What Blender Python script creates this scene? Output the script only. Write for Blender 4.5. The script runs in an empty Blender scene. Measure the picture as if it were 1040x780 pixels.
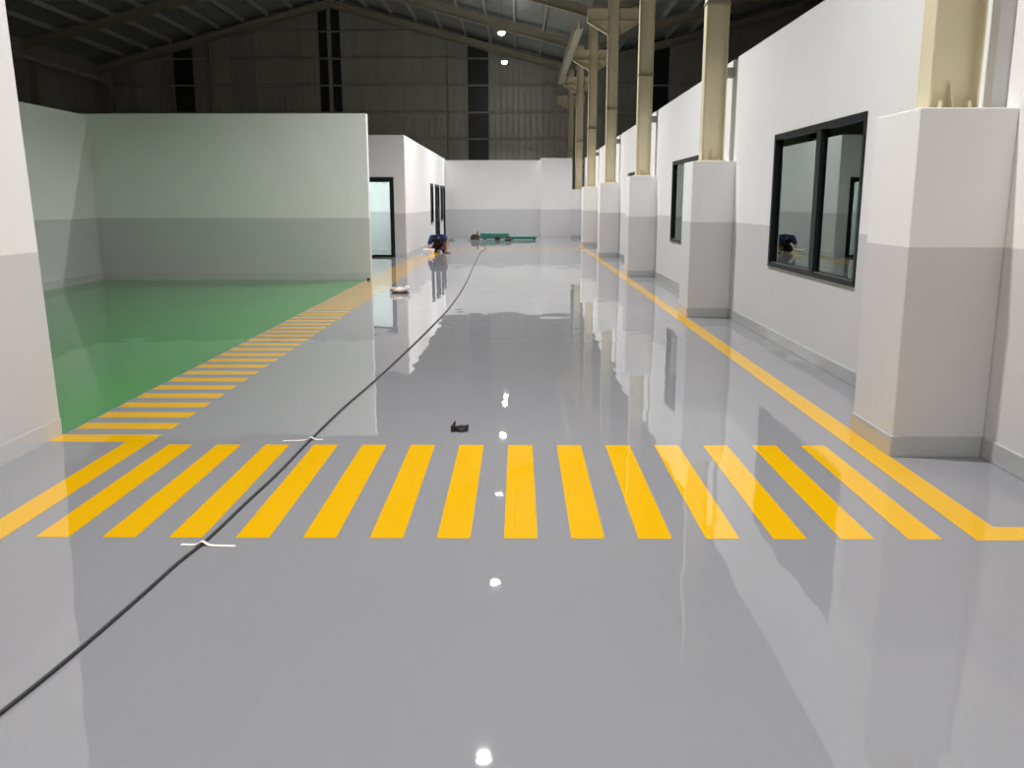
import bpy, bmesh, math, random
from mathutils import Vector, Matrix
random.seed(7)
sc = bpy.context.scene
col = sc.collection

# ------------------------------------------------------------------ camera
cam_data = bpy.data.cameras.new('camera')
cam = bpy.data.objects.new('camera', cam_data)
col.objects.link(cam)
cam.location = (0, 0, 1.5)
PITCH, YAW = .2018, .0071
cam.rotation_euler = (math.pi / 2 - PITCH, 0, YAW)
cam_data.sensor_width = 36
cam_data.lens = 903.5 / 1040 * 36
cam_data.clip_start = .05
cam_data.clip_end = 200
sc.camera = cam

vs = sc.view_settings
vs.view_transform = 'Standard'
vs.look = 'None'
vs.gamma = 1
vs.exposure = .4
vs.use_curve_mapping = False
sc.cycles.use_denoising = True
sc.cycles.denoiser = 'OPENIMAGEDENOISE'
sc.cycles.denoising_input_passes = 'RGB_ALBEDO'
sc.cycles.denoising_prefilter = 'ACCURATE'
sc.cycles.max_bounces = 10
sc.cycles.diffuse_bounces = 5
sc.cycles.glossy_bounces = 5
sc.cycles.sample_clamp_indirect = 6

# ------------------------------------------------------------------ materials
def srgb(r, g, b):
    def f(c):
        c /= 255
        return c / 12.92 if c <= .04045 else ((c + .055) / 1.055) ** 2.4
    return (f(r), f(g), f(b), 1)

def new_mat(name):
    m = bpy.data.materials.new(name)
    m.use_nodes = True
    nt = m.node_tree
    b = nt.nodes['Principled BSDF']
    return m, nt, b

def N(nt, kind, **kw):
    n = nt.nodes.new(kind)
    for k, v in kw.items():
        setattr(n, k, v)
    return n

def mat(name, colour, rough=.5, metal=0, spec=.5, var=0, var_scale=6, bump=0, bump_scale=60):
    """Plain paint, cloth, plastic or metal with a little procedural mottling and grain."""
    m, nt, b = new_mat(name)
    b.inputs['Roughness'].default_value = rough
    b.inputs['Metallic'].default_value = metal
    b.inputs['Specular IOR Level'].default_value = spec
    geo = N(nt, 'ShaderNodeNewGeometry')
    if var:
        no = N(nt, 'ShaderNodeTexNoise')
        no.inputs['Scale'].default_value = var_scale
        no.inputs['Detail'].default_value = 4
        nt.links.new(geo.outputs['Position'], no.inputs['Vector'])
        mx = N(nt, 'ShaderNodeMix', data_type='RGBA')
        mx.inputs[6].default_value = tuple(c * (1 - var) for c in colour[:3]) + (1,)
        mx.inputs[7].default_value = tuple(min(1, c * (1 + var)) for c in colour[:3]) + (1,)
        nt.links.new(no.outputs['Fac'], mx.inputs[0])
        nt.links.new(mx.outputs[2], b.inputs['Base Color'])
    else:
        b.inputs['Base Color'].default_value = colour
    if bump:
        nb = N(nt, 'ShaderNodeTexNoise')
        nb.inputs['Scale'].default_value = bump_scale
        nt.links.new(geo.outputs['Position'], nb.inputs['Vector'])
        bp = N(nt, 'ShaderNodeBump')
        bp.inputs['Strength'].default_value = bump
        bp.inputs['Distance'].default_value = .01
        nt.links.new(nb.outputs['Fac'], bp.inputs['Height'])
        nt.links.new(bp.outputs['Normal'], b.inputs['Normal'])
    return m

WHITE = (.85, .845, .84, 1)
GREY = (.63, .625, .635, 1)

def wall_paint(name, dado=1.2, upper=WHITE, lower=GREY, step=None):
    """White wall paint above, grey paint below the dado line. step = (y0, y1, band height of that stretch, y2, band height beyond y2)."""
    m, nt, b = new_mat(name)
    b.inputs['Roughness'].default_value = .62
    b.inputs['Specular IOR Level'].default_value = .3
    geo = N(nt, 'ShaderNodeNewGeometry')
    sep = N(nt, 'ShaderNodeSeparateXYZ')
    nt.links.new(geo.outputs['Position'], sep.inputs[0])
    gt = N(nt, 'ShaderNodeMath', operation='GREATER_THAN')
    nt.links.new(sep.outputs['Z'], gt.inputs[0])
    gt.inputs[1].default_value = dado
    if step:
        cm = N(nt, 'ShaderNodeMath', operation='COMPARE')
        nt.links.new(sep.outputs['Y'], cm.inputs[0])
        cm.inputs[1].default_value = (step[0] + step[1]) / 2
        cm.inputs[2].default_value = (step[1] - step[0]) / 2
        ml = N(nt, 'ShaderNodeMath', operation='MULTIPLY_ADD')
        nt.links.new(cm.outputs[0], ml.inputs[0])
        ml.inputs[1].default_value = step[2] - dado
        fg = N(nt, 'ShaderNodeMath', operation='GREATER_THAN')
        nt.links.new(sep.outputs['Y'], fg.inputs[0])
        fg.inputs[1].default_value = step[3]
        fm = N(nt, 'ShaderNodeMath', operation='MULTIPLY_ADD')
        nt.links.new(fg.outputs[0], fm.inputs[0])
        fm.inputs[1].default_value = step[4] - dado
        fm.inputs[2].default_value = dado
        nt.links.new(fm.outputs[0], ml.inputs[2])
        nt.links.new(ml.outputs[0], gt.inputs[1])
    no = N(nt, 'ShaderNodeTexNoise')
    no.inputs['Scale'].default_value = .9
    no.inputs['Detail'].default_value = 3
    nt.links.new(geo.outputs['Position'], no.inputs['Vector'])
    mr = N(nt, 'ShaderNodeMapRange')
    mr.inputs['To Min'].default_value = .965
    mr.inputs['To Max'].default_value = 1.035
    nt.links.new(no.outputs['Fac'], mr.inputs['Value'])
    mx = N(nt, 'ShaderNodeMix', data_type='RGBA')
    mx.inputs[6].default_value = lower
    mx.inputs[7].default_value = upper
    nt.links.new(gt.outputs[0], mx.inputs[0])
    sc_ = N(nt, 'ShaderNodeVectorMath', operation='SCALE')
    nt.links.new(mx.outputs[2], sc_.inputs[0])
    nt.links.new(mr.outputs[0], sc_.inputs['Scale'])
    nt.links.new(sc_.outputs[0], b.inputs['Base Color'])
    return m

def epoxy(name, colour, rough=.02, var=.03, wave=.022):
    """Self-levelling epoxy: flat colour under a mirror-like coat that is very slightly wavy."""
    m, nt, b = new_mat(name)
    b.inputs['Roughness'].default_value = rough
    b.inputs['IOR'].default_value = 1.5
    geo = N(nt, 'ShaderNodeNewGeometry')
    no = N(nt, 'ShaderNodeTexNoise')
    no.inputs['Scale'].default_value = .7
    no.inputs['Detail'].default_value = 5
    nt.links.new(geo.outputs['Position'], no.inputs['Vector'])
    mx = N(nt, 'ShaderNodeMix', data_type='RGBA')
    mx.inputs[6].default_value = tuple(c * (1 - var) for c in colour[:3]) + (1,)
    mx.inputs[7].default_value = tuple(c * (1 + var) for c in colour[:3]) + (1,)
    nt.links.new(no.outputs['Fac'], mx.inputs[0])
    nt.links.new(mx.outputs[2], b.inputs['Base Color'])
    n1 = N(nt, 'ShaderNodeTexNoise')
    n1.inputs['Scale'].default_value = 2.6
    n1.inputs['Detail'].default_value = 1.5
    n1.inputs['Roughness'].default_value = .45
    nt.links.new(geo.outputs['Position'], n1.inputs['Vector'])
    sb = N(nt, 'ShaderNodeVectorMath', operation='SUBTRACT')
    nt.links.new(n1.outputs['Color'], sb.inputs[0])
    sb.inputs[1].default_value = (.5, .5, .5)
    ma = N(nt, 'ShaderNodeVectorMath', operation='MULTIPLY_ADD')
    nt.links.new(sb.outputs[0], ma.inputs[0])
    ma.inputs[1].default_value = (wave, wave, wave)
    nt.links.new(geo.outputs['Normal'], ma.inputs[2])
    nm = N(nt, 'ShaderNodeVectorMath', operation='NORMALIZE')
    nt.links.new(ma.outputs[0], nm.inputs[0])
    nt.links.new(nm.outputs[0], b.inputs['Normal'])
    return m

def sheet_metal(name, colour, axis='X', rough=.4, metal=.5):
    """Profiled cladding: each sheet about a metre wide with a tone of its own and faint dust runs."""
    m, nt, b = new_mat(name)
    b.inputs['Roughness'].default_value = rough
    b.inputs['Metallic'].default_value = metal
    geo = N(nt, 'ShaderNodeNewGeometry')
    sep = N(nt, 'ShaderNodeSeparateXYZ')
    nt.links.new(geo.outputs['Position'], sep.inputs[0])
    dv = N(nt, 'ShaderNodeMath', operation='DIVIDE')
    nt.links.new(sep.outputs[axis], dv.inputs[0])
    dv.inputs[1].default_value = 1.16
    fl = N(nt, 'ShaderNodeMath', operation='FLOOR')
    nt.links.new(dv.outputs[0], fl.inputs[0])
    wn = N(nt, 'ShaderNodeTexWhiteNoise', noise_dimensions='1D')
    nt.links.new(fl.outputs[0], wn.inputs['W'])
    mp = N(nt, 'ShaderNodeMapping')
    mp.inputs['Scale'].default_value = (2.5, 2.5, .25)
    nt.links.new(geo.outputs['Position'], mp.inputs['Vector'])
    no = N(nt, 'ShaderNodeTexNoise')
    no.inputs['Scale'].default_value = 1.6
    no.inputs['Detail'].default_value = 4
    nt.links.new(mp.outputs[0], no.inputs['Vector'])
    ad = N(nt, 'ShaderNodeMath', operation='MULTIPLY_ADD')
    nt.links.new(wn.outputs['Value'], ad.inputs[0])
    ad.inputs[1].default_value = .5
    nt.links.new(no.outputs['Fac'], ad.inputs[2])
    mr = N(nt, 'ShaderNodeMapRange')
    mr.inputs['From Min'].default_value = .3
    mr.inputs['From Max'].default_value = 1.2
    mr.inputs['To Min'].default_value = .8
    mr.inputs['To Max'].default_value = 1.2
    nt.links.new(ad.outputs[0], mr.inputs['Value'])
    v = N(nt, 'ShaderNodeVectorMath', operation='SCALE')
    v.inputs[0].default_value = colour[:3]
    nt.links.new(mr.outputs[0], v.inputs['Scale'])
    nt.links.new(v.outputs[0], b.inputs['Base Color'])
    return m

def glass(name, tint, ior=1.5):
    m, nt, b = new_mat(name)
    nt.nodes.remove(b)
    out = nt.nodes['Material Output']
    tr = N(nt, 'ShaderNodeBsdfTransparent')
    tr.inputs['Color'].default_value = tint
    gl = N(nt, 'ShaderNodeBsdfGlossy')
    gl.inputs['Roughness'].default_value = .01
    gl.inputs['Color'].default_value = (.82, .95, .90, 1)
    fr = N(nt, 'ShaderNodeFresnel')
    fr.inputs['IOR'].default_value = ior
    mx = N(nt, 'ShaderNodeMixShader')
    nt.links.new(fr.outputs[0], mx.inputs[0])
    nt.links.new(tr.outputs[0], mx.inputs[1])
    nt.links.new(gl.outputs[0], mx.inputs[2])
    nt.links.new(mx.outputs[0], out.inputs['Surface'])
    return m

def emission(name, colour, strength):
    m, nt, b = new_mat(name)
    b.inputs['Base Color'].default_value = (.9, .9, .9, 1)
    b.inputs['Emission Color'].default_value = colour
    b.inputs['Emission Strength'].default_value = strength
    return m

M = {
    'wall_hall': wall_paint('hall_wall_paint', 1.245, step=(5.2, 7.13, 1.187, 18.5, 1.212)),
    'wall': wall_paint('room_wall_paint', 1.195),
    'pier_near': wall_paint('pier_paint_tall_band', 1.245),
    'pier_far': wall_paint('pier_paint', 1.212),
    'floor': epoxy('grey_epoxy', (.256, .258, .270, 1)),
    'green': epoxy('green_epoxy', (.068, .275, .075, 1), var=.06),
    'yellow': epoxy('yellow_epoxy', (.73, .405, .002, 1), var=.015),
    'skirting': epoxy('grey_epoxy_skirting', (.46, .465, .465, 1), rough=.06),
    'skirting_pale': epoxy('pale_epoxy_skirting', (.60, .60, .59, 1), rough=.15),
    'beige': mat('beige_steel_paint', (.75, .665, .46, 1), .45, var=.05, var_scale=2),
    'steel': mat('dull_steel_paint', (.36, .33, .25, 1), .5, var=.12, var_scale=1.5),
    'galv': mat('galvanised_steel', (.50, .50, .44, 1), .45, metal=.1, var=.1, var_scale=2),
    'tie': mat('grey_tie_paint', (.36, .35, .34, 1), .5, var=.06),
    'clad': sheet_metal('gable_cladding', (.42, .41, .35, 1), 'X', .45, .35),
    'roof': sheet_metal('roof_cladding', (.29, .31, .275, 1), 'Y', .45, .2),
    'skylight': mat('night_dark_translucent_sheet', (.02, .024, .024, 1), .35, var=.1),
    'black_frame': mat('black_aluminium', (.009, .012, .013, 1), .4, spec=.25, var=.2),
    'pane': glass('window_glass', (.50, .60, .56, 1), 3.6),
    'door_pane': glass('door_glass', (.92, .97, .955, 1), 1.3),
    'dark_pane': glass('dark_glass', (.06, .07, .07, 1), 1.4),
    'led': emission('led_panel', (1, .99, .98, 1), 120),
    'room_led': emission('room_lamp_panel', (.93, 1, .985, 1), 22),
    'lamp_body': mat('lamp_housing', (.25, .25, .25, 1), .4, metal=.4, var=.08),
    'ceil': mat('office_ceiling_board', (.7, .7, .69, 1), .7, var=.03),
    'cable': mat('black_rubber', (.022, .021, .022, 1), .5, var=.2),
    'tape': mat('white_masking_tape', (.72, .67, .62, 1), .7, var=.06),
    'tool': mat('black_plastic', (.014, .012, .012, 1), .42, var=.25),
    'cloth': mat('pale_pink_cloth', (.60, .49, .44, 1), .85, var=.15, var_scale=18, bump=.3),
    'paper': mat('white_paper', (.82, .80, .78, 1), .8, var=.05),
    'teal': mat('teal_green_sheet', (.010, .15, .115, 1), .42, var=.12, var_scale=5),
    'dark_metal': mat('dark_metal', (.03, .028, .027, 1), .4, metal=.3, var=.2),
    'brown': mat('dark_brown_plastic', (.045, .025, .02, 1), .5, var=.2),
    'shirt': mat('blue_cotton', (.014, .034, .115, 1), .85, var=.25, var_scale=12, bump=.3),
    'trousers': mat('maroon_cotton', (.055, .018, .020, 1), .85, var=.25, var_scale=12, bump=.3),
    'skin': mat('skin', (.27, .14, .085, 1), .55, var=.06),
    'hair': mat('black_hair', (.010, .008, .008, 1), .9, spec=.1, var=.3, var_scale=40),
    'eye': mat('dark_eye', (.02, .015, .012, 1), .2),
    'white_plastic': mat('white_plastic', (.80, .79, .76, 1), .45, var=.03),
    'grey_plastic': mat('grey_metal', (.22, .22, .22, 1), .45, metal=.3, var=.1),
}

# ------------------------------------------------------------------ mesh helpers
class MB:
    def __init__(self):
        self.bm = bmesh.new()

    def box(self, x0, x1, y0, y1, z0, z1):
        v = [self.bm.verts.new(p) for p in ((x0, y0, z0), (x1, y0, z0), (x1, y1, z0), (x0, y1, z0),
                                            (x0, y0, z1), (x1, y0, z1), (x1, y1, z1), (x0, y1, z1))]
        for f in ((0, 3, 2, 1), (4, 5, 6, 7), (0, 1, 5, 4), (1, 2, 6, 5), (2, 3, 7, 6), (3, 0, 4, 7)):
            self.bm.faces.new([v[i] for i in f])
        return v

    def prism(self, pts, axis, a, b):
        """Extrude a closed outline along an axis. pts are (x,z) for 'y', (x,y) for 'z', (y,z) for 'x'."""
        def P(p, t):
            return {'y': (p[0], t, p[1]), 'z': (p[0], p[1], t), 'x': (t, p[0], p[1])}[axis]
        va = [self.bm.verts.new(P(p, a)) for p in pts]
        vb = [self.bm.verts.new(P(p, b)) for p in pts]
        n = len(pts)
        self.bm.faces.new(va[::-1])
        self.bm.faces.new(vb)
        for i in range(n):
            self.bm.faces.new((va[i], va[(i + 1) % n], vb[(i + 1) % n], vb[i]))

    def tube(self, pts, r, seg=8):
        pts = [Vector(p) for p in pts]
        rings = []
        for i, p in enumerate(pts):
            d = (pts[min(i + 1, len(pts) - 1)] - pts[max(i - 1, 0)]).normalized()
            up = Vector((0, 0, 1)) if abs(d.z) < .95 else Vector((1, 0, 0))
            s = d.cross(up).normalized()
            u = s.cross(d)
            rr = r[i] if isinstance(r, (list, tuple)) else r
            rings.append([self.bm.verts.new(p + s * math.cos(a) * rr + u * math.sin(a) * rr)
                          for a in (2 * math.pi * k / seg for k in range(seg))])
        for A, B in zip(rings, rings[1:]):
            for k in range(seg):
                self.bm.faces.new((A[k], A[(k + 1) % seg], B[(k + 1) % seg], B[k]))
        self.bm.faces.new(rings[0][::-1])
        self.bm.faces.new(rings[-1])

    def ball(self, c, r, seg=16):
        res = bmesh.ops.create_uvsphere(self.bm, u_segments=seg, v_segments=seg // 2, radius=1)
        for v in res['verts']:
            v.co = Vector((v.co.x * r[0] + c[0], v.co.y * r[1] + c[1], v.co.z * r[2] + c[2]))
        return res['verts']

    def build(self, name, material, parent=None, bevel=0, smooth=False, loc=None):
        bmesh.ops.recalc_face_normals(self.bm, faces=self.bm.faces[:])
        me = bpy.data.meshes.new(name)
        self.bm.to_mesh(me)
        self.bm.free()
        o = bpy.data.objects.new(name, me)
        col.objects.link(o)
        me.materials.append(material)
        if parent is not None:
            o.parent = parent
        if loc is not None:
            o.location = loc
        if smooth:
            for p in me.polygons:
                p.use_smooth = True
        if bevel:
            md = o.modifiers.new('bevel', 'BEVEL')
            md.width = bevel
            md.segments = 2
            md.limit_method = 'ANGLE'
        return o

def one_box(name, material, dims, parent=None, bevel=0):
    m = MB()
    m.box(*dims)
    return m.build(name, material, parent, bevel)

def tag(o, label=None, cat=None, group=None, kind=None):
    if label:
        o['label'] = label
    if cat:
        o['category'] = cat
    if group:
        o['group'] = group
    if kind:
        o['kind'] = kind
    return o

def empty(name, loc=(0, 0, 0), rz=0):
    o = bpy.data.objects.new(name, None)
    o.empty_display_size = .1
    o.location = loc
    o.rotation_euler = (0, 0, rz)
    col.objects.link(o)
    return o

def copy_tree(o, parent=None):
    c = o.copy()
    col.objects.link(c)
    if parent is not None:
        c.parent = parent
    for ch in list(o.children):
        copy_tree(ch, c)
    return c

def ordinal(i):
    return ['first', 'second', 'third', 'fourth', 'fifth', 'sixth', 'seventh', 'eighth', 'ninth', 'tenth', 'eleventh', 'twelfth'][i]

def struct(o, label, cat):
    return tag(o, label, cat, kind='structure')

def grid_wall(name, material, xa, xb, ys, zs, cell, along='y'):
    """A wall of welded cells; cell(i, j) gives the (near, far) faces of that cell across the wall or None where it is open."""
    m = MB()
    for i in range(len(ys) - 1):
        for j in range(len(zs) - 1):
            c = cell(i, j)
            if c is None:
                continue
            if along == 'y':
                m.box(c[0], c[1], ys[i], ys[i + 1], zs[j], zs[j + 1])
            else:
                m.box(ys[i], ys[i + 1], c[0], c[1], zs[j], zs[j + 1])
    bmesh.ops.remove_doubles(m.bm, verts=m.bm.verts[:], dist=1e-5)
    # drop the doubled faces between neighbouring cells
    seen = {}
    dead = set()
    for f in m.bm.faces:
        k = frozenset(v.index for v in f.verts)
        m.bm.verts.index_update()
    for f in m.bm.faces:
        k = frozenset(v.index for v in f.verts)
        if k in seen:
            dead.add(f)
            dead.add(seen[k])
        seen[k] = f
    bmesh.ops.delete(m.bm, geom=list(dead), context='FACES')
    return m.build(name, material)

# ------------------------------------------------------------------ measures (metres)
PIER_Y0, BAY = 5.17, 6.589
PIER_X, WALL_X = 2.238, 2.786
PIER_TOP = 2.015
COL_X0, COL_X1 = 2.39, 2.68
GABLE_Y = 45.25
RIDGE_X, RIDGE_Z, SLOPE = -9.0, 10.57, .262
COL_XC = (COL_X0 + COL_X1) / 2
HALF = COL_XC - RIDGE_X
FRAME_Y = [PIER_Y0 + .34 + BAY * k for k in range(7)]

# ------------------------------------------------------------------ floor and its paint
floor = one_box('floor', M['floor'], (-22, 15.5, -9, 46, -.12, 0))
struct(floor, 'glossy grey epoxy floor of the hall with yellow painted markings', 'floor')

def paint(name, material, outline, top):
    m = MB()
    m.prism(outline, 'z', .0002, top)
    return m.build(name, material, floor)

paint('green_floor_area', M['green'], [(-8.16, 5.66), (-3.0, 5.66), (-3.0, 17.46), (-8.16, 17.46)], .0008)

# near zebra crossing: fourteen bars, the lane lines either side
Z0, ZP, ZW = -2.2047, .3059, .1524
for k in range(14):
    x = Z0 + k * ZP
    paint('crossing_bar', M['yellow'], [(x, 3.824), (x + ZW, 3.824), (x + ZW, 5.41), (x, 5.41)], .0014)
# far zebra crossing
for k in range(14):
    x = Z0 + .02 + k * ZP
    paint('far_crossing_bar', M['yellow'], [(x, 28.25), (x + ZW, 28.25), (x + ZW, 29.9), (x, 29.9)], .0014)
# lane line along the piers with its foot turning away from the hall
paint('lane_line', M['yellow'], [(2.075, 3.815), (2.77, 3.815), (2.77, 3.985), (2.236, 3.985), (2.236, 32.2), (2.075, 32.2)], .0014)
# lane line beside the near wall turning into the first hatch bar
paint('lane_line', M['yellow'], [(-2.50, 1.5), (-2.345, 1.5), (-2.345, 5.647), (-2.998, 5.647), (-2.998, 5.47), (-2.50, 5.47)], .0014)
# hatched strip along the green floor
y = 5.80
for k in range(62):
    if y > 26.3:
        break
    xl = -2.985 if y < 24.6 else -2.99
    paint('hatch_bar', M['yellow'], [(xl, y), (-2.34, y), (-2.34, y + .163), (xl, y + .163)], .0014)
    y += .3225
paint('lane_line', M['yellow'], [(-2.56, 24.4), (-2.335, 24.4), (-2.335, 27.2), (-2.56, 27.2)], .0018)

# ------------------------------------------------------------------ right wall with its windows
WIN = [(7.40, 10.0), (13.99, 16.52), (20.6, 23.17)]
WZ0, WZ1 = .812, 2.212
WALL_TOP = 3.30
slots = [(PIER_Y0 + BAY * k + .14, PIER_Y0 + BAY * k + .318) for k in range(6)]
ys = sorted({-9.0, 38.6} | {round(v, 4) for s in WIN + slots for v in s})
zs = [0, WZ0, PIER_TOP - .03, WZ1, WALL_TOP]
def right_cell(i, j):
    yc, zc = (ys[i] + ys[i + 1]) / 2, (zs[j] + zs[j + 1]) / 2
    for a, b in WIN:
        if a < yc < b and WZ0 < zc < WZ1:
            return None
    for a, b in slots:
        if a < yc < b and zc > PIER_TOP - .03:
            return (WALL_X + .10, WALL_X + .15)
    return (WALL_X, WALL_X + .15)
w = grid_wall('wall_right', M['wall_hall'], 0, 0, ys, zs, right_cell)
struct(w, 'long white wall with a grey lower band behind the beige columns', 'wall')
b = one_box('baseboard_right', M['skirting'], (WALL_X - .012, WALL_X + .002, -9, 38.25, 0, .125), bevel=.004)
struct(b, 'grey epoxy skirting at the foot of the long column wall', 'baseboard')

def window(n, a, b, label, stub=False):
    root = empty('window_%d' % n, (WALL_X, (a + b) / 2, WZ0))
    h = WZ1 - WZ0
    L = (b - a) / 2
    fr = MB()
    D0, D1 = -.012, .10
    fr.box(D0, D1, -L, -L + .05, 0, h)
    fr.box(D0, D1, L - .06, L, 0, h)
    fr.box(D0, D1, -L + .05, L - .06, 0, .035)
    fr.box(D0, D1, -L + .05, L - .06, h - .06, h)
    mid = -L + 1.09 if (b - a) > 2 else 0
    fr.box(D0 + .008, D1 - .01, mid, mid + .13, .035, h - .06)
    fr.build('window_frame', M['black_frame'], root, bevel=.003)
    for y0, y1, dx in ((-L + .05, mid, .03), (mid + .13, L - .06, .03)):
        p = MB()
        p.box(dx, dx + .006, y0 - .004, y1 + .004, .031, h - .056)
        p.build('pane', M['pane'], root)
    sl = MB()
    sl.box(-.018, .05, -L, L, -.004, .008)
    sl.build('sill', M['black_frame'], root)
    tk = MB()
    tk.box(.012, .022, -L + .05, L - .06, .0355, .043)
    tk.build('track', M['lamp_body'], root)
    struct(root, label, 'window')
window(1, *WIN[0], 'black framed sliding window with two panes between the first and second pier')
window(2, *WIN[1], 'black framed window partly hidden behind the second pier')
window(3, *WIN[2], 'black window whose corner peeps out above the third pier')

# the unlit rooms behind those windows
m = MB()
m.box(6.6, 6.75, -9, 38.6, 0, 3.0)
for yy in (5.4, 12.0, 18.6, 25.2):
    m.box(WALL_X + .152, 6.6, yy, yy + .12, 0, 3.0)
struct(m.build('wall_office', M['wall']), 'inner walls of the rooms seen through the windows', 'wall')
struct(one_box('ceiling_office', M['ceil'], (WALL_X + .152, 6.75, -9, 38.6, 3.0, 3.06)), 'ceiling of the rooms behind the windows', 'ceiling')

# ------------------------------------------------------------------ piers and steel columns
def make_pier():
    root = empty('wall_pier')
    one_box('pier_body', M['pier_near'], (0, WALL_X - PIER_X - .001, 0, .63, 0, PIER_TOP), root, bevel=.006)
    s = MB()
    W = WALL_X - PIER_X - .014
    s.prism([(-.008, -.008), (W, -.008), (W, .004), (.004, .004), (.004, .626), (W, .626), (W, .638), (-.008, .638)], 'z', 0, .125)
    s.build('pier_skirting', M['skirting'], root, bevel=.003)
    return root
pier_labels = ['white and grey painted pier in the foreground under the nearest beige column',
               'second pier from the foreground, just beyond the large two pane window',
               'third pier from the foreground, beyond the half hidden window',
               'fourth pier from the foreground along the column wall',
               'fifth pier from the foreground, one before the farthest',
               'farthest pier of the row, beside the end wall']
proto = make_pier()
pier_far_mesh = None
for k in range(6):
    o = proto if k == 0 else copy_tree(proto)
    o.location = (PIER_X, PIER_Y0 + BAY * k, 0)
    tag(o, pier_labels[k], 'pier', 'painted piers under the steel columns')
    if k >= 2:
        body = [c for c in o.children if c.name.startswith('pier_body')][0]
        if pier_far_mesh is None:
            pier_far_mesh = body.data.copy()
            pier_far_mesh.materials[0] = M['pier_far']
        body.data = pier_far_mesh

def make_column():
    """Beige I-section: flanges face along X, web across; origin on the pier top at the corridor edge of the flange."""
    root = empty('steel_column')
    Wd, D, t = COL_X1 - COL_X0, .17, .012
    H = 5.75
    s = MB()
    s.prism([(0, -D / 2), (t, -D / 2), (t, -.005), (Wd - t, -.005), (Wd - t, -D / 2), (Wd, -D / 2),
             (Wd, D / 2), (Wd - t, D / 2), (Wd - t, .005), (t, .005), (t, D / 2), (0, D / 2)], 'z', .02, H)
    s.build('shaft', M['beige'], root)
    one_box('base_plate', M['beige'], (-.03, Wd + .03, -.13, .13, 0, .02), root)
    for yy in (-.1, .1):
        for xx in (.06, Wd - .06):
            bt = MB()
            bt.tube([(xx, yy, .02), (xx, yy, .06)], .012, 6)
            bt.build('anchor_bolt', M['beige'], root)
    gs = MB()
    gs.prism([(-.085, .02), (-.006, .02), (-.006, .17), (-.03, .17)], 'x', Wd / 2 - .006, Wd / 2 + .006)
    gs.build('gusset', M['beige'], root)
    one_box('splice_plate', M['steel'], (-.012, Wd + .012, -D / 2 - .012, D / 2 + .012, 1.945, 1.965), root)
    one_box('wall_tie', M['tie'], (Wd + .001, WALL_X - COL_X0 - .004, -.06, .06, 1.06, 1.18), root)
    # bracket arms either side with haunches beneath
    for s_, e in ((-1, 0), (1, Wd)):
        br = MB()
        def X(d):
            return e + s_ * d
        z0, z1 = 4.215, 4.515
        br.prism([(X(.001), z0), (X(.54), z0), (X(.54), z1), (X(.001), z1)], 'y', -.006, .006)
        br.prism([(X(.001), z1), (X(.55), z1), (X(.55), z1 + .014), (X(.001), z1 + .014)], 'y', -.085, .085)
        br.prism([(X(.001), z0 - .014), (X(.55), z0 - .014), (X(.55), z0), (X(.001), z0)], 'y', -.085, .085)
        br.prism([(X(.538), z0), (X(.55), z0), (X(.55), z1), (X(.538), z1)], 'y', -.085, .085)
        br.build('bracket_arm', M['beige'], root)
        hn = MB()
        hn.prism([(X(.001), z0 - .33), (X(.55), z0 - .026), (X(.55), z0 - .014), (X(.001), z0 - .014)], 'y', -.006, .006)
        hn.prism([(X(.001), z0 - .345), (X(.55), z0 - .028), (X(.55), z0 - .015), (X(.001), z0 - .33)], 'y', -.085, .085)
        hn.build('haunch', M['beige'], root)
    return root
col_labels = ['beige steel column on the foreground pier, cut off by the top of the view',
              'second beige steel column from the foreground, beyond the large window',
              'third beige steel column from the foreground, its splice line showing above the wall',
              'fourth beige column from the foreground, first whose bracket arms show',
              'fifth beige column from the foreground, with bracket arms under the roof',
              'sixth beige column, at the end wall',
              'farthest beige column, standing against the metal gable beyond the end wall']
proto = make_column()
for k in range(7):
    o = proto if k == 0 else copy_tree(proto)
    o.location = (COL_X0, FRAME_Y[k], PIER_TOP if k < 6 else PIER_TOP)
    tag(o, col_labels[k], 'column', 'beige steel columns')
# the last column has a plain concrete stub under it, out of sight behind the end wall
st = one_box('concrete_stub', M['pier_far'], (COL_X0 - .1, COL_X1 + .1, FRAME_Y[6] - .15, FRAME_Y[6] + .15, 0, PIER_TOP), bevel=.005)
tag(st, 'short painted stub carrying the farthest column, behind the end wall', 'pier')

# runway beam lying on the bracket tips
m = MB()
bx = 1.728
zb = 6.29
y0, y1 = FRAME_Y[3] + 1.35, FRAME_Y[5] + .3
m.box(bx - .105, bx + .105, y0, y1, zb, zb + .018)
m.box(bx - .008, bx + .008, y0, y1, zb + .018, zb + .25)
m.box(bx - .105, bx + .105, y0, y1, zb + .25, zb + .268)
tag(m.build('runway_beam', M['steel']), 'grey steel beam running into the distance along the column bracket tips', 'beam')

# ------------------------------------------------------------------ roof frames
def zr(x, right=False):
    """Underside of the rafter at x."""
    if x <= COL_XC:
        return RIDGE_Z - SLOPE * abs(x - RIDGE_X)
    return RIDGE_Z - SLOPE * abs(x - (2 * COL_XC - RIDGE_X))
RD = .37
def sloped_i(mb, pts_bottom, depth, y, half_w=.09, t=.014):
    """I-beam in the XZ plane following an underside polyline."""
    bot = pts_bottom
    top = [(x, z + depth) for x, z in bot]
    mb.prism(bot + top[::-1], 'y', y - .006, y + .006)
    mb.prism(bot + [(x, z + t) for x, z in bot[::-1]], 'y', y - half_w, y + half_w)
    mb.prism([(x, z - t) for x, z in top] + top[::-1], 'y', y - half_w, y + half_w)

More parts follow.
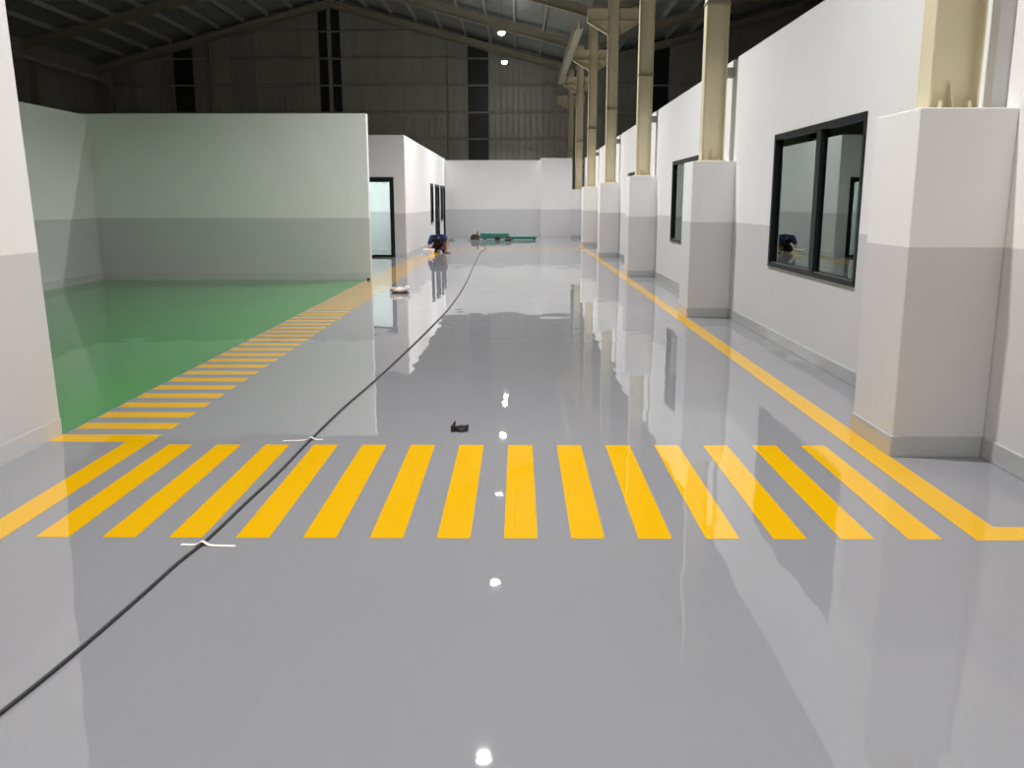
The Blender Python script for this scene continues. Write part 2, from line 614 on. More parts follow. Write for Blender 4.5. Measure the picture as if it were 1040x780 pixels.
def rafter_frame(y, label):
    root = empty('roof_rafter', (RIDGE_X, y, 0))
    for s_ in (-1, 1):
        mb = MB()
        e = HALF - .2
        pts = [(s_ * .02, RIDGE_Z - .015), (s_ * .9, RIDGE_Z - .05 - .9 * SLOPE + .02), (s_ * (e - 1.6), RIDGE_Z - (e - 1.6) * SLOPE),
               (s_ * e, RIDGE_Z - e * SLOPE)]
        # constant top line, haunched underside
        top = [(s_ * .02, RIDGE_Z + RD), (s_ * e, RIDGE_Z + RD - e * SLOPE)]
        mb.prism(pts + top[::-1], 'y', -.006, .006)
        mb.prism(pts + [(x, z + .016) for x, z in pts[::-1]], 'y', -.09, .09)
        mb.prism([(x, z - .016) for x, z in top] + top[::-1], 'y', -.09, .09)
        mb.build('rafter_beam', M['steel'], root)
    one_box('apex_plate', M['steel'], (-.02, .02, -.1, .1, RIDGE_Z - .02, RIDGE_Z + RD), root)
    return tag(root, label, 'rafter', 'pitched steel rafters of the main roof')
rafter_frame(FRAME_Y[6] - .02, 'pitched steel rafter standing against the gable cladding')
rafter_frame(FRAME_Y[5], 'pitched steel rafter next in front of the one at the gable')
rafter_frame(FRAME_Y[4], 'pitched steel rafter cut by the top of the view, second in front of the gable')

def side_rafter(y, label):
    root = empty('side_bay_rafter', (COL_XC, y, 0))
    mb = MB()
    e = 11.2
    z0 = zr(COL_XC)
    pts = [(.18, z0 + .18 * SLOPE), (1.8, z0 + 1.8 * SLOPE), (e, z0 + e * SLOPE)]
    top = [(.18, z0 + RD + .18 * SLOPE), (e, z0 + RD + e * SLOPE)]
    mb.prism(pts + top[::-1], 'y', -.006, .006)
    mb.prism(pts + [(x, z + .016) for x, z in pts[::-1]], 'y', -.09, .09)
    mb.prism([(x, z - .016) for x, z in top] + top[::-1], 'y', -.09, .09)
    mb.build('rafter_beam', M['steel'], root)
    return tag(root, label, 'rafter', 'rafters of the dark side bay')
side_rafter(FRAME_Y[6] - .02, 'dark rafter of the unlit bay behind the columns, against the gable')
side_rafter(FRAME_Y[5], 'dark rafter of the unlit bay behind the columns, one before the gable')
side_rafter(FRAME_Y[4], 'dark rafter of the unlit bay behind the columns, two before the gable')

def purlin(x, label):
    """Z-section running the length of the roof on top of the rafters."""
    m = MB()
    s_ = 1 if (RIDGE_X < x < COL_XC or x > 2 * COL_XC - RIDGE_X) else -1
    m.prism([(-.035, 0), (.03, 0), (.03, .004), (-.03, .004), (-.03, .176), (.035, .176), (.035, .18), (-.035, .18)], 'y', 0, GABLE_Y - .06 - 12)
    o = m.build('roof_purlin', M['galv'])
    o.location = (x, 12, zr(x) + RD + .012)
    return tag(o, label, 'purlin', 'roof purlins')
for i in range(9):
    d = .62 + i * 1.172
    purlin(RIDGE_X + d, 'steel roof purlin on the slope above the lamps, %s down from the ridge' % ordinal(i))
    purlin(RIDGE_X - d, 'steel roof purlin on the dark slope away from the columns, %s down from the ridge' % ordinal(i))
for i in range(6):
    purlin(COL_XC + 1.0 + i * 1.172, 'steel purlin in the dark bay behind the columns, %s up from the valley' % ordinal(i))

# roof sheets (ribbed)
def ribbed(mb, a, b, y0, y1, pitch, depth, axis_fn, thick=.004):
    """Trapezoid ribs along the line a..b; axis_fn(t, d) -> point pair ends."""
    n = int((b - a) / pitch)
    prof = []
    for i in range(n):
        t = a + i * pitch
        prof += [(t, 0), (t + pitch * .7, 0), (t + pitch * .78, depth), (t + pitch * .92, depth)]
    prof.append((b, 0))
    va = [mb.bm.verts.new(axis_fn(t, d, y0)) for t, d in prof]
    vb = [mb.bm.verts.new(axis_fn(t, d, y1)) for t, d in prof]
    vc = [mb.bm.verts.new(Vector(axis_fn(t, d + thick, y0))) for t, d in prof]
    vd = [mb.bm.verts.new(Vector(axis_fn(t, d + thick, y1))) for t, d in prof]
    for i in range(len(prof) - 1):
        mb.bm.faces.new((va[i], va[i + 1], vb[i + 1], vb[i]))
        mb.bm.faces.new((vc[i], vd[i], vd[i + 1], vc[i + 1]))
    for A, C in ((va, vc), (vb, vd)):
        for i in range(len(prof) - 1):
            mb.bm.faces.new((A[i], C[i], C[i + 1], A[i + 1]))
    mb.bm.faces.new((va[0], vb[0], vd[0], vc[0]))
    mb.bm.faces.new((va[-1], vc[-1], vd[-1], vb[-1]))

RS = RD + .2
ceil = empty('ceiling', (0, 0, 0))
struct(ceil, 'dark pitched metal roof over the hall', 'ceiling')
for xa, xb in ((RIDGE_X, COL_XC), (RIDGE_X - HALF, RIDGE_X), (COL_XC, COL_XC + HALF)):
    mb = MB()
    za, zb_ = zr(xa) + RS, zr(xb) + RS
    def fn(t, d, x, xa=xa, xb=xb, za=za, zb_=zb_):
        return (x, t, (za if x == xa else zb_) + d)
    ribbed(mb, -9.0, GABLE_Y, xa, xb, .34, .03, fn)
    mb.build('roof_sheet', M['roof'], ceil)

# ------------------------------------------------------------------ gable wall
gable = empty('wall_gable', (0, GABLE_Y, 0))
struct(gable, 'tall metal clad gable wall with dark vertical strips', 'wall')
mb = MB()
p = .29
x = RIDGE_X - HALF
prof = []
while x < COL_XC + HALF:
    prof += [(x, 0), (x + p * .72, 0), (x + p * .79, -.013), (x + p * .93, -.013)]
    x += p
def ztop(x):
    return zr(min(max(x, RIDGE_X - HALF), COL_XC + HALF)) + RS - .02
va = [mb.bm.verts.new((x, d, 0)) for x, d in prof]
vb = [mb.bm.verts.new((x, d, ztop(x))) for x, d in prof]
vc = [mb.bm.verts.new((x, d + .02, 0)) for x, d in prof]
vd = [mb.bm.verts.new((x, d + .02, ztop(x))) for x, d in prof]
for i in range(len(prof) - 1):
    mb.bm.faces.new((va[i], va[i + 1], vb[i + 1], vb[i]))
    mb.bm.faces.new((vc[i], vd[i], vd[i + 1], vc[i + 1]))
    mb.bm.faces.new((vb[i], vb[i + 1], vd[i + 1], vd[i]))
mb.build('cladding', M['clad'], gable)
for xa, xb in ((-2.46, -1.47), (-9.62, -8.60), (-16.7, -15.8), (6.4, 7.25)):
    mb = MB()
    mb.prism([(xa, 3), (xb, 3), (xb, ztop(xb) - .05), (xa, ztop(xa) - .05)], 'y', -.05, -.017)
    mb.build('dark_strip', M['skylight'], gable)
for z in (3.28, 4.53, 5.78, 7.04, 8.28, 9.52):
    # girts stop at the rafters
    d = (RIDGE_Z - z) / SLOPE
    xl = max(RIDGE_X - HALF + .2, RIDGE_X - d)
    xr = min(COL_XC + HALF - .2, RIDGE_X + d) if z > zr(COL_XC) else COL_XC + HALF - .3
    mb = MB()
    mb.prism([(-.115, z - .03), (-.052, z - .03), (-.052, z + .03), (-.115, z + .03), (-.115, z + .024), (-.06, z + .024), (-.06, z - .024), (-.115, z - .024)],
             'x', xl, xr)
    mb.build('girt', M['galv'], gable)
for xp, wd in ((-9.10, .19), (-14.85, .14), (-3.4, .08), (9.3, .16)):
    mb = MB()
    h_ = zr(xp) - .03
    mb.box(xp - wd / 2, xp + wd / 2, -.16, -.118, 0, h_)
    mb.build('gable_post', M['steel'], gable)

# far side wall of the hall, nearly lost in the dark
mb = MB()
X0 = RIDGE_X - HALF
mb.box(X0 - .05, X0, -9, GABLE_Y, 0, zr(X0) + RS)
struct(mb.build('wall_hall', M['clad']), 'dark cladding at the far side of the hall', 'wall')
def left_column(y, label):
    root = empty('dark_column', (X0 + .32, y, 0))
    s = MB()
    Wd, D, t = .31, .17, .012
    s.prism([(0, -D / 2), (t, -D / 2), (t, -.005), (Wd - t, -.005), (Wd - t, -D / 2), (Wd, -D / 2),
             (Wd, D / 2), (Wd - t, D / 2), (Wd - t, .005), (t, .005), (t, D / 2), (0, D / 2)], 'z', .02, 7.3)
    s.build('shaft', M['steel'], root)
    one_box('base_plate', M['steel'], (-.05, Wd + .05, -.13, .13, 0, .02), root)
    return tag(root, label, 'column', 'dark columns at the far side')
left_column(FRAME_Y[6], 'dim column in the dark far corner of the hall by the gable')
left_column(FRAME_Y[5], 'dim column of the dark far side, one before the gable corner')
m = MB()
m.box(X0 + .70, X0 + .82, 8, GABLE_Y - .2, 7.13, 7.14)
m.box(X0 + .754, X0 + .766, 8, GABLE_Y - .2, 7.14, 7.24)
m.box(X0 + .70, X0 + .82, 8, GABLE_Y - .2, 7.24, 7.25)
tag(m.build('eave_beam', M['galv']), 'dim eave beam along the dark far side under the roof', 'beam')

# ------------------------------------------------------------------ low walls of the rooms
m = MB()
m.prism([(-9, 0), (5.646, 0), (5.49, 3.15), (-9, 3.15)], 'x', -3.2, -3.0)   # its end leans a little
w = m.build('wall_left', M['wall'])
struct(w, 'near white wall end at the edge of the view beside the green floor', 'wall')
w = one_box('wall_room_front', M['wall'], (-8.17, -3.202, 5.29, 5.48, 0, 3.10))
struct(w, 'near side wall of the green floored room, seen only edge on', 'wall')
w = one_box('wall_room_side', M['wall'], (-8.37, -8.17, 5.446, 17.468, 0, 3.11))
struct(w, 'side wall of the green floored room', 'wall')
w = one_box('wall_partition', M['wall'], (-8.37, -2.89, 17.47, 17.67, 0, 3.14))
struct(w, 'white and grey partition wall behind the green floor', 'wall')
m = MB()
m.prism([(-9, 0), (5.646, 0), (5.646, .115), (-9, .115)], 'x', -3.0, -2.997)
struct(m.build('baseboard_left', M['skirting_pale']), 'pale skirting at the foot of the near wall', 'baseboard')
m = MB()
m.prism([(-8.168, 5.648), (-8.155, 5.648), (-8.155, 17.455), (-2.885, 17.455), (-2.885, 17.468), (-8.168, 17.468)], 'z', .0009, .14)
struct(m.build('baseboard_room', M['skirting_pale']), 'pale skirting around the green floor', 'baseboard')
ds = MB()
ds.tube([(-2.93, 17.42, .001), (-2.93, 17.42, .035), (-2.93, 17.42, .045)], [.03, .028, .015], 12)
tag(ds.build('door_stop', M['tool']), 'tiny black stop on the floor at the end of the partition wall', 'door stop')

# end wall of the corridor
w = one_box('wall_back', M['wall'], (-3.1, .93, 38.5, 38.6, 0, 3.22))
struct(w, 'white and grey end wall of the corridor', 'wall')
w = one_box('wall_back_block', M['wall'], (.93, 2.236, 38.16, 38.6, 0, 3.29))
struct(w, 'projecting white block of the end wall next to the farthest pier', 'wall')

# ------------------------------------------------------------------ office block beyond the partition
BY = 24.95
DX0, DX1, DZ = -5.3, -3.42, 2.165
xs = [-8.4, DX0, DX1, -3.11]
def front_cell(i, j):
    return None if (i == 1 and j == 0) else (BY, BY + .15)
w = grid_wall('wall_block_front', M['wall'], 0, 0, xs, [0, DZ, 3.28], front_cell, along='x')
struct(w, 'white and grey front of the office block with the lit door', 'wall')
SX = -3.11
openings = [(32.1, 32.9, .77), (33.85, 35.45, 0), (36.2, 37.05, .77), (37.55, 38.2, 0)]
ys2 = [BY + .15] + [v for o in openings for v in o[:2]] + [38.6]
def side_cell(i, j):
    yc = (ys2[i] + ys2[i + 1]) / 2
    for a, b_, z_ in openings:
        if a < yc < b_ and (j == 1 or (j == 0 and z_ == 0)):
            return None
    return (SX - .15, SX)
w = grid_wall('wall_block_side', M['wall'], 0, 0, ys2, [0, .77, 2.145, 3.28], side_cell)
struct(w, 'white side of the office block facing the corridor', 'wall')
b = one_box('baseboard_block', M['skirting_pale'], (SX, SX + .01, BY, 33.85, 0, .11))
struct(b, 'skirting along the office block', 'baseboard')

def framed(name, label, cat, a, b_, z0, z1, door):
    root = empty(name, (SX, (a + b_) / 2, z0))
    L = (b_ - a) / 2
    h = z1 - z0
    fr = MB()
    t = .09
    fr.box(-.10, .035, -L, -L + t, 0, h)
    fr.box(-.10, .035, L - t, L, 0, h)
    fr.box(-.10, .035, -L + t, L - t, h - t, h)
    fr.box(-.10, .035, -L + t, L - t, 0, .06)
    if door:
        fr.box(-.09, .025, -.06, .06, .06, h - t)
    fr.build('frame', M['black_frame'], root)
    spans = ((-L + t, -.06), (.06, L - t)) if door else ((-L + t, L - t),)
    for s0, s1 in spans:
        p = MB()
        p.box(-.04, -.034, s0 - .003, s1 + .003, .055, h - t + .005)
        p.build('pane', M['dark_pane'], root)
    if door:
        hd = MB()
        hd.tube([(.03, -.11, .8), (.075, -.11, .8), (.075, -.11, 1.3), (.03, -.11, 1.3)], .012, 8)
        hd.build('handle', M['grey_plastic'], root)
    struct(root, label, cat)
framed('window_4', 'narrow dark window before the dark door in the office block side', 'window', *openings[0][:2], .77, 2.145, False)
framed('door_2', 'dark glazed door in the office block side behind the person', 'door', *openings[1][:2], 0, 2.145, True)
framed('window_5', 'narrow dark window just past the dark door in the office block side', 'window', *openings[2][:2], .77, 2.145, False)
framed('door_3', 'last dark door in the office block side, next to the end wall', 'door', *openings[3][:2], 0, 2.145, False)

# the lit glass door
d1 = empty('door_1', ((DX0 + DX1) / 2, BY, 0))
L = (DX1 - DX0) / 2
fr = MB()
fr.box(L - .115, L, -.03, .12, 0, DZ)
fr.box(-L, -L + .115, -.03, .12, 0, DZ)
fr.box(-L + .115, L - .115, -.03, .12, DZ - .13, DZ)
fr.box(-L + .115, L - .115, -.03, .12, 0, .06)
fr.box(-.05, .05, -.02, .11, .06, DZ - .13)
fr.build('door_frame', M['black_frame'], d1, bevel=.003)
for s0, s1 in ((-L + .115, -.05), (.05, L - .115)):
    p = MB()
    p.box(s0 - .003, s1 + .003, .04, .05, .055, DZ - .125)
    p.build('pane', M['door_pane'], d1)
struct(d1, 'black framed glass door with a brightly lit room behind it', 'door')
# room behind it
m = MB()
m.box(-8.4, SX - .152, 28.7, 28.8, 0, 3.0)
m.box(-8.4, -8.3, BY + .152, 28.7, 0, 3.0)
struct(m.build('wall_block_inner', M['wall']), 'inner walls of the lit room seen through the glass door', 'wall')
struct(one_box('ceiling_block', M['ceil'], (-8.4, SX - .152, BY + .152, 38.2, 3.0, 3.06)), 'ceiling of the lit room behind the glass door', 'ceiling')
lp = empty('ceiling_lamp', (-5.0, 26.7, 3.0))
one_box('lamp_frame', M['white_plastic'], (-.95, .95, -.35, .35, -.03, -.001), lp)
one_box('diffuser', M['room_led'], (-.9, .9, -.3, .3, -.036, -.0302), lp)
tag(lp, 'flat lit lamp on the ceiling of the room behind the glass door', 'lamp')

# ------------------------------------------------------------------ hall lamps
LH = 7.2
LAMP_W, LAMP_C, LAMP_SPREAD = 242, (1, .99, .985), 124
def make_lamp():
    root = empty('high_bay_lamp')
    hs = MB()
    hs.box(-.135, .135, -.12, .12, .068, .10)
    for i in range(9):
        xx = -.125 + i * .0302
        hs.box(xx, xx + .008, -.10, .10, .10, .14)
    hs.build('housing', M['lamp_body'], root)
    ln = MB()
    ln.tube([(0, 0, 0), (0, 0, .015), (0, 0, .0675)], [.095, .105, .11], 24)
    ln.build('lens', M['led'], root, smooth=False)
    br = MB()
    br.box(-.155, -.137, -.015, .015, .075, .24)
    br.box(.137, .155, -.015, .015, .075, .24)
    br.box(-.155, .155, -.015, .015, .24, .252)
    br.build('yoke', M['lamp_body'], root)
    top = zr(-.6) + RD + .012 - LH
    hg = MB()
    hg.tube([(0, 0, .25), (0, 0, top + .19)], .008, 8)
    hg.build('hanger', M['lamp_body'], root)
    return root
LY = [-1.0, 5.75] + [12.9 + 6.6 * k for k in range(5)]  # the lamps nearest the viewer are added, unseen, to light the foreground
lamp = make_lamp()
where = ['added unseen behind the viewer to light the foreground', 'added unseen above the near zebra crossing to light the foreground', 'third from the viewer, mirrored in the near floor',
         'mirrored just before the zebra crossing', 'mirrored inside the zebra bars',
         'higher of the two in view', 'lower of the two in view']
for k, yy in enumerate(LY):
    o = lamp if k == 0 else copy_tree(lamp)
    o.location = (-.6 if k > 1 else -.05, yy, LH)
    tag(o, 'bright white lamp hung under the roof, ' + where[k], 'lamp', 'lamps hung under the roof')
    ld = bpy.data.lights.new('lamp_light', 'AREA')
    ld.shape = 'DISK'
    ld.size = .185
    ld.energy = LAMP_W * (.78 if k < 2 else 1)
    ld.color = LAMP_C
    ld.spread = math.radians(LAMP_SPREAD)
    lo = bpy.data.objects.new('lamp_light', ld)
    lo.location = (o.location.x, yy, LH - .004)
    col.objects.link(lo)

# ------------------------------------------------------------------ things on the floor
def smooth_path(pts, n=6):
    out = []
    P = [Vector(p) for p in pts]
    for i in range(len(P) - 1):
        p0, p1, p2, p3 = P[max(i - 1, 0)], P[i], P[i + 1], P[min(i + 2, len(P) - 1)]
        for k in range(n):
            t = k / n
            out.append(.5 * ((2 * p1) + (p2 - p0) * t + (2 * p0 - 5 * p1 + 4 * p2 - p3) * t * t + (3 * p1 - p0 - 3 * p2 + p3) * t ** 3))
    out.append(P[-1])
    return out
cable_xy = [(-1.60, .6), (-1.57, 1.5), (-1.551, 2.303), (-1.543, 2.388), (-1.512, 2.613), (-1.483, 2.893), (-1.454, 3.25), (-1.436, 3.511),
            (-1.402, 3.802), (-1.378, 4.285), (-1.348, 4.821), (-1.332, 5.474), (-1.292, 6.445), (-1.225, 7.407), (-1.15, 8.804), (-1.06, 10.818),
            (-.985, 13.284), (-.99, 17.152), (-1.083, 22.155), (-1.14, 27.457), (-1.07, 29.829), (-1.225, 31.528), (-1.5, 33.03), (-1.70, 35.1)]
m = MB()
m.tube(smooth_path([(x, y, .0078) for x, y in cable_xy]), .0066, 8)
tag(m.build('power_cable', M['cable'], smooth=True), 'long black cable lying along the grey floor from the foreground to the end wall', 'cable')

def tape(xa, ya, xb, yb, cx, label):
    """A strip of tape pressed over the cable: flat ends and a hump where the cable passes under it."""
    m = MB()
    n = 28
    up, dn = [], []
    for i in range(n + 1):
        t = i / n
        x = xa + (xb - xa) * t
        yy = ya + (yb - ya) * t
        z = .002 + .0185 * math.exp(-((x - cx) / .02) ** 2)
        up.append((x, yy, z))
    wd = .011
    A = [m.bm.verts.new((x, yy - wd, z)) for x, yy, z in up]
    B = [m.bm.verts.new((x, yy + wd, z)) for x, yy, z in up]
    C = [m.bm.verts.new((x, yy - wd, z - .0009)) for x, yy, z in up]
    D = [m.bm.verts.new((x, yy + wd, z - .0009)) for x, yy, z in up]
    for i in range(n):
        m.bm.faces.new((A[i], A[i + 1], B[i + 1], B[i]))
        m.bm.faces.new((C[i], D[i], D[i + 1], C[i + 1]))
        m.bm.faces.new((A[i], C[i], C[i + 1], A[i + 1]))
        m.bm.faces.new((B[i], B[i + 1], D[i + 1], D[i]))
    m.bm.faces.new((A[0], B[0], D[0], C[0]))
    m.bm.faces.new((A[-1], C[-1], D[-1], B[-1]))
    tag(m.build('tape_strip', M['tape']), label, 'tape', 'tape strips over the cable')
tape(-1.506, 5.495, -1.257, 5.535, -1.332, 'white tape strip over the cable at the far edge of the zebra bars')
tape(-1.506, 3.74, -1.256, 3.722, -1.407, 'white tape strip over the cable at the near edge of the zebra bars')

# small black tool
t = empty('hand_tool', (-.39, 5.755, 0))
m = MB()
m.prism([(-.058, .004), (-.02, .004), (-.016, .018), (-.02, .036), (-.036, .046), (-.058, .042)], 'y', -.025, .02)
m.build('head', M['tool'], t, bevel=.004)
m = MB()
m.tube([(-.040, 0, .038), (-.034, .004, .056), (-.029, .006, .068)], [.008, .008, .006], 10)
m.build('prong', M['tool'], t, smooth=True)
m = MB()
m.tube([(-.02, 0, .022), (0, -.004, .026), (.02, -.006, .034), (.052, -.004, .036), (.06, -.003, .036)], [.013, .015, .014, .013, .008], 12)
m.build('grip', M['tool'], t, smooth=True)
m = MB()
m.tube([(-.022, -.008, .016), (.0, -.01, .017), (.03, -.012, .016), (.058, -.008, .015)], [.013, .014, .013, .008], 12)
m.tube([(-.002, -.022, .008), (.012, -.03, .008), (.028, -.024, .010)], [.008, .0085, .006], 10)
m.build('trigger', M['tool'], t, smooth=True)
tag(t, 'small black tool lying on the grey floor just beyond the zebra bars', 'tool')

# crumpled bundle
def crumple(name, material, dims, amp, seed, parent=None, loc=(0, 0, 0), seg=22):
    rnd = random.Random(seed)
    m = MB()
    vs_ = m.ball((0, 0, dims[2]), dims, seg)
    ph = [(rnd.uniform(0, 6), rnd.uniform(0, 6), rnd.uniform(0, 6)) for _ in range(4)]
    for v in vs_:
        d = 0
        for i, p in enumerate(ph):
            f = (9, 16, 27, 44)[i] / max(dims[0], .05) * .1
            d += math.sin(v.co.x * f * 6 + p[0]) * math.sin(v.co.y * f * 6 + p[1]) * math.sin(v.co.z * f * 5 + p[2]) / (i + 1.2)
        k = 1 + amp * d
        v.co.x *= k
        v.co.y *= k
        v.co.z = max(.001, v.co.z * (1 + amp * d * .8))
    return m.build(name, material, parent, smooth=True, loc=loc)
t = empty('cloth_bundle', (-1.985, 14.95, 0))
crumple('cloth', M['cloth'], (.15, .11, .044), .38, 3, t, (-.01, 0, 0))
m = MB()
m.prism([(.06, .05), (.155, .05), (.165, .105), (.12, .125), (.075, .10)], 'y', -.05, .03)
m.build('paper_corner', M['paper'], t, bevel=.01)
m = MB()
m.tube([(-.14, -.05, .03), (-.145, -.06, .055), (-.12, -.07, .08), (-.06, -.06, .09)], [.022, .026, .024, .014], 10)
m.build('fold', M['cloth'], t, smooth=True)
m = MB()
m.prism([(-.14, -.10), (.13, -.10), (.15, 0), (.10, .09), (-.12, .08)], 'z', .001, .012)
m.build('underside', M['brown'], t)
tag(t, 'crumpled pale pink cloth bundle on the floor near the lit glass door', 'cloth')

# goods by the end wall
t = empty('green_sheet_stack', (-.97, 36.9, 0))
m = MB()
for i in range(5):
    z = .03 + i * .044
    dx = (.0, .02, -.02, .015, -.01)[i]
    m.box(-.585 + dx, .585 + dx, -.28, .28, z, z + .040)
m.build('folded_sheets', M['teal'], t, bevel=.008)
for xx in (-.45, 0, .42):
    one_box('batten', M['brown'], (xx, xx + .09, -.27, .27, .0, .03), t)
tag(t, 'stack of folded teal green sheets on the floor by the end wall', 'sheet stack')
t = empty('green_plank', (.20, 36.45, 0))
m = MB()
m.box(-.57, .54, -.12, .12, .075, .13)
m.box(-.56, .50, -.11, .11, .02, .07)
m.build('board', M['teal'], t, bevel=.006)
one_box('foot', M['dark_metal'], (-.5, -.42, -.1, .1, 0, .02), t)
one_box('foot', M['dark_metal'], (.4, .48, -.1, .1, 0, .02), t)
tag(t, 'long low teal green plank beside the folded green stack', 'plank')
t = empty('floor_machine', (-1.76, 36.3, 0))
m = MB()
m.prism([(-.17, .06), (.19, .06), (.2, .16), (.12, .23), (-.05, .25), (-.15, .17)], 'y', -.13, .13)
m.build('motor', M['brown'], t, bevel=.02)
m = MB()
m.tube([(.1, 0, .2), (.115, 0, .3), (.11, 0, .345)], [.03, .025, .03], 10)
m.build('knob', M['brown'], t, smooth=True)
m = MB()
m.tube([(0, 0, .0), (0, 0, .03), (0, 0, .06)], [.2, .2, .17], 20)
m.build('base', M['dark_metal'], t)
tag(t, 'dark brown floor machine with an upright knob at the end of the cable', 'machine')
t = empty('trowel_board', (-1.62, 35.5, 0))
m = MB()
m.prism([(-.38, -.07), (.30, -.09), (.34, .06), (-.30, .09)], 'z', .004, .03)
m.build('board', M['grey_plastic'], t, bevel=.004)
m = MB()
m.tube([(-.1, 0, .03), (-.1, 0, .07), (.08, 0, .07), (.08, 0, .03)], .014, 8)
m.build('handle', M['brown'], t, smooth=True)
tag(t, 'flat grey trowel board lying in front of the dark machine', 'trowel')
t = empty('dark_bucket', (-.40, 35.5, 0))
m = MB()
m.tube([(0, 0, .0), (0, 0, .01), (0, 0, .16), (0, 0, .165)], [.12, .125, .15, .15], 20)
m.build('pail', M['dark_metal'], t)
m = MB()
m.tube([(-.15, 0, .15), (-.13, -.14, .11), (0, -.19, .07), (.13, -.14, .11), (.15, 0, .15)], .006, 6)
m.build('bail_handle', M['galv'], t, smooth=True)
tag(t, 'low dark bucket in front of the teal green plank', 'bucket')
t = empty('dark_pouch', (-.83, 35.9, 0))
crumple('pouch', M['dark_metal'], (.12, .09, .09), .2, 9, t)
one_box('flap', M['brown'], (-.08, .08, -.1, .0, .14, .165), t, bevel=.006)
tag(t, 'small dark pouch in front of the folded green stack', 'bag')
t = empty('flat_scraper', (-2.68, 35.8, 0))
m = MB()
m.prism([(-.13, -.05), (.15, -.06), (.16, .05), (-.12, .06)], 'z', .003, .02)
m.build('blade', M['grey_plastic'], t)
m = MB()
m.tube([(-.05, .0, .02), (.02, 0, .06), (.1, .01, .075)], [.015, .018, .015], 8)
m.build('handle', M['teal'], t, smooth=True)
tag(t, 'flat grey scraper on the floor in front of the last dark door', 'scraper')

# white tray beside the person
t = empty('white_tray', (-2.64, 26.5, 0))
m = MB()
m.prism([(-.145, .0), (.145, .0), (.155, .12), (-.155, .12)], 'y', -.12, .12)
m.build('box', M['white_plastic'], t, bevel=.008)
one_box('lid', M['white_plastic'], (-.165, .165, -.13, .13, .121, .14), t, bevel=.006)
tag(t, 'white lidded box on the floor in front of the kneeling person', 'box')

# ------------------------------------------------------------------ the kneeling person
def skin(name, material, verts, edges, radii, parent, root=0, sub=2):
    me = bpy.data.meshes.new(name)
    me.from_pydata(verts, edges, [])
    o = bpy.data.objects.new(name, me)
    col.objects.link(o)
    o.parent = parent
    md = o.modifiers.new('skin', 'SKIN')
    md.use_smooth_shade = True
    for i, r in enumerate(radii):
        sv = me.skin_vertices[0].data[i]
        sv.radius = (r, r) if not isinstance(r, tuple) else r
        sv.use_root = (i == root)
    sb = o.modifiers.new('sub', 'SUBSURF')
    sb.levels = sb.render_levels = sub
    me.materials.append(material)
    return o

class Sk:
    def __init__(s):
        s.v, s.e, s.r = [], [], []
    def add(s, p, r, frm=None):
        s.v.append(p)
        s.r.append(r)
        i = len(s.v) - 1
        if frm is not None:
            s.e.append((frm, i))
        return i

PX, PY = -2.41, 27.12
person = empty('person', (PX, PY, 0))
B = Sk()
pel = B.add((0, .30, .26), .11)
spn = B.add((0, .20, .36), .105, pel)
che = B.add((0, .04, .452), (.12, .10), spn)
nk0 = B.add((0, -.08, .455), .055, che)
nk1 = B.add((0, -.14, .43), .055, nk0)
hd0 = B.add((0, -.20, .385), .072, nk1)
hd1 = B.add((0, -.275, .34), .082, hd0)
hd2 = B.add((0, -.315, .30), .050, hd1)
def hand(sk, wrist, palm, dirx, down, s):
    """A palm and five short curled fingers."""
    p = sk.add(palm, (.030, .018), wrist)
    d = Vector(down).normalized()
    side = Vector(dirx).normalized()
    c = Vector(palm)
    for i, (o_, ln) in enumerate(((-.028, .060), (-.010, .072), (.009, .066), (.026, .050))):
        b = sk.add(tuple(c + side * o_ + d * .035), .0095, p)
        k = sk.add(tuple(c + side * o_ + d * (.035 + ln * .5) + Vector((0, -.012, .002))), .0088, b)
        sk.add(tuple(c + side * o_ * 1.05 + d * (.035 + ln * .8) + Vector((0, .004, -.006))), .0078, k)
    b = sk.add(tuple(c + side * (-.036 * s) + d * .005 + Vector((0, -.012, 0))), .0105, p)
    sk.add(tuple(c + side * (-.05 * s) + d * .035 + Vector((0, -.02, 0))), .009, b)
arms = {}
for s, pts in ((-1, [(-.19, -.02, .44), (-.285, -.03, .26), (-.235, -.22, .115)]), (1, [(.19, -.02, .455), (.285, -.05, .285), (.265, -.17, .12)])):
    sh = B.add(pts[0], .045, che)
    el = B.add(pts[1], .042, sh)
    mid = B.add(tuple((Vector(pts[1]) * .55 + Vector(pts[2]) * .45)), .040, el)
    wr = B.add(pts[2], .027, mid)
    pm = (pts[2][0] - s * .01, pts[2][1] - .045, pts[2][2] - .055)
    hand(B, wr, pm, (1, 0, 0), (0, -.75, -.35), s)
for s in (-1, 1):
    hip = B.add((s * .09, .27, .23), .095, pel)
    kn = B.add((s * .155, -.10, .085), .066, hip)
    cf = B.add((s * .135, .14, .068), .056, kn)
    an = B.add((s * .115, .38, .055), .038, cf)
    ft = B.add((s * .115, .47, .032), .030, an)
skin('body', M['skin'], B.v, B.e, B.r, person)
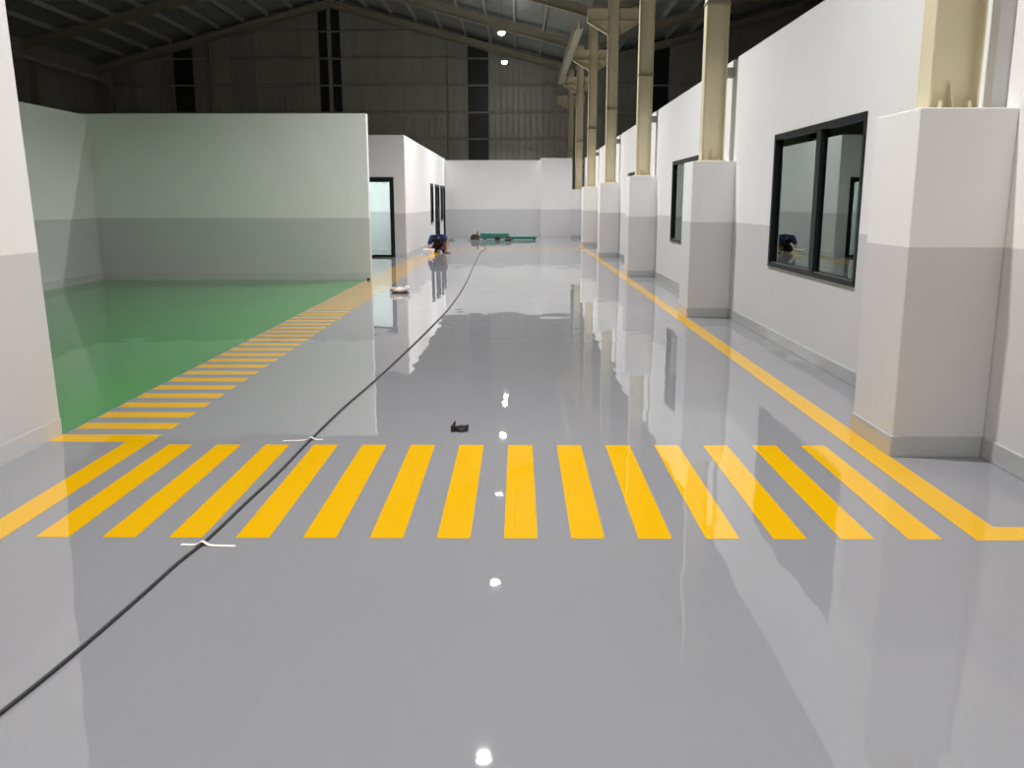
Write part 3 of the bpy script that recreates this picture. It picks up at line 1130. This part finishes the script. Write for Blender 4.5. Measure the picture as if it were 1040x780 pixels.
# shirt
S = Sk()
a = S.add((0, .27, .29), .150)
b_ = S.add((0, .19, .375), .143)
S.e.append((a, b_))
c = S.add((0, .04, .468), (.155, .125), b_)
d = S.add((0, -.085, .462), .09, c)
S.add((0, -.165, .44), .078, d)
for s, sh, el in ((-1, (-.19, -.02, .447), (-.292, -.035, .235)), (1, (.19, -.02, .462), (.258, -.042, .335))):
    i = S.add(sh, .10, c)
    S.add(el, .062, i)
skin('shirt', M['shirt'], S.v, S.e, S.r, person, 1)
# trousers
T = Sk()
a = T.add((0, .31, .245), .148)
for s in (-1, 1):
    hip = T.add((s * .095, .26, .225), .108, a)
    kn = T.add((s * .155, -.105, .088), .080, hip)
    cf = T.add((s * .135, .14, .074), .070, kn)
    T.add((s * .118, .34, .066), .056, cf)
skin('trousers', M['trousers'], T.v, T.e, T.r, person)
for s in (-1, 1):
    m = MB()
    m.tube([(s * .115, .36, .055), (s * .115, .42, .05), (s * .118, .50, .045), (s * .118, .545, .04)], [.045, .048, .045, .025], 12)
    m.build('shoe', M['tool'], person, smooth=True)
# hair over the crown (the head hangs down, crown towards the corridor)
m = MB()
v_ = m.ball((0, -.262, .368), (.096, .112, .092), 20)
m.build('hair', M['hair'], person, smooth=True)
for s in (-1, 1):
    m = MB()
    m.ball((s * .085, -.235, .345), (.012, .022, .028), 10)
    m.build('ear', M['skin'], person, smooth=True)
    m = MB()
    m.ball((s * .03, -.325, .318), (.009, .007, .006), 8)
    m.build('eye', M['eye'], person, smooth=True)
m = MB()
m.tube([(0, -.342, .315), (0, -.352, .288), (0, -.340, .278)], [.009, .014, .010], 8)
m.build('nose', M['skin'], person, smooth=True)
tag(person, 'person in a blue shirt and maroon trousers kneeling bent over the yellow line', 'person')

# tool in the hand
t = empty('paint_scraper', (PX + .275, PY - .36, 0))
m = MB()
m.box(-.075, .11, -.035, .035, .003, .028)
m.build('pad', M['tool'], t, bevel=.005)
m = MB()
m.tube([(.0, .0, .028), (.0, .02, .045), (-.005, .05, .055)], [.012, .014, .012], 8)
m.build('handle', M['tool'], t, smooth=True)
tag(t, 'small dark pad held to the floor in the hand of the kneeling person', 'tool')

# ------------------------------------------------------------------ night outside
wd = bpy.data.worlds.new('night')
sc.world = wd
wd.use_nodes = True
wd.node_tree.nodes['Background'].inputs['Color'].default_value = (.5, .55, .6, 1)
wd.node_tree.nodes['Background'].inputs['Strength'].default_value = .004
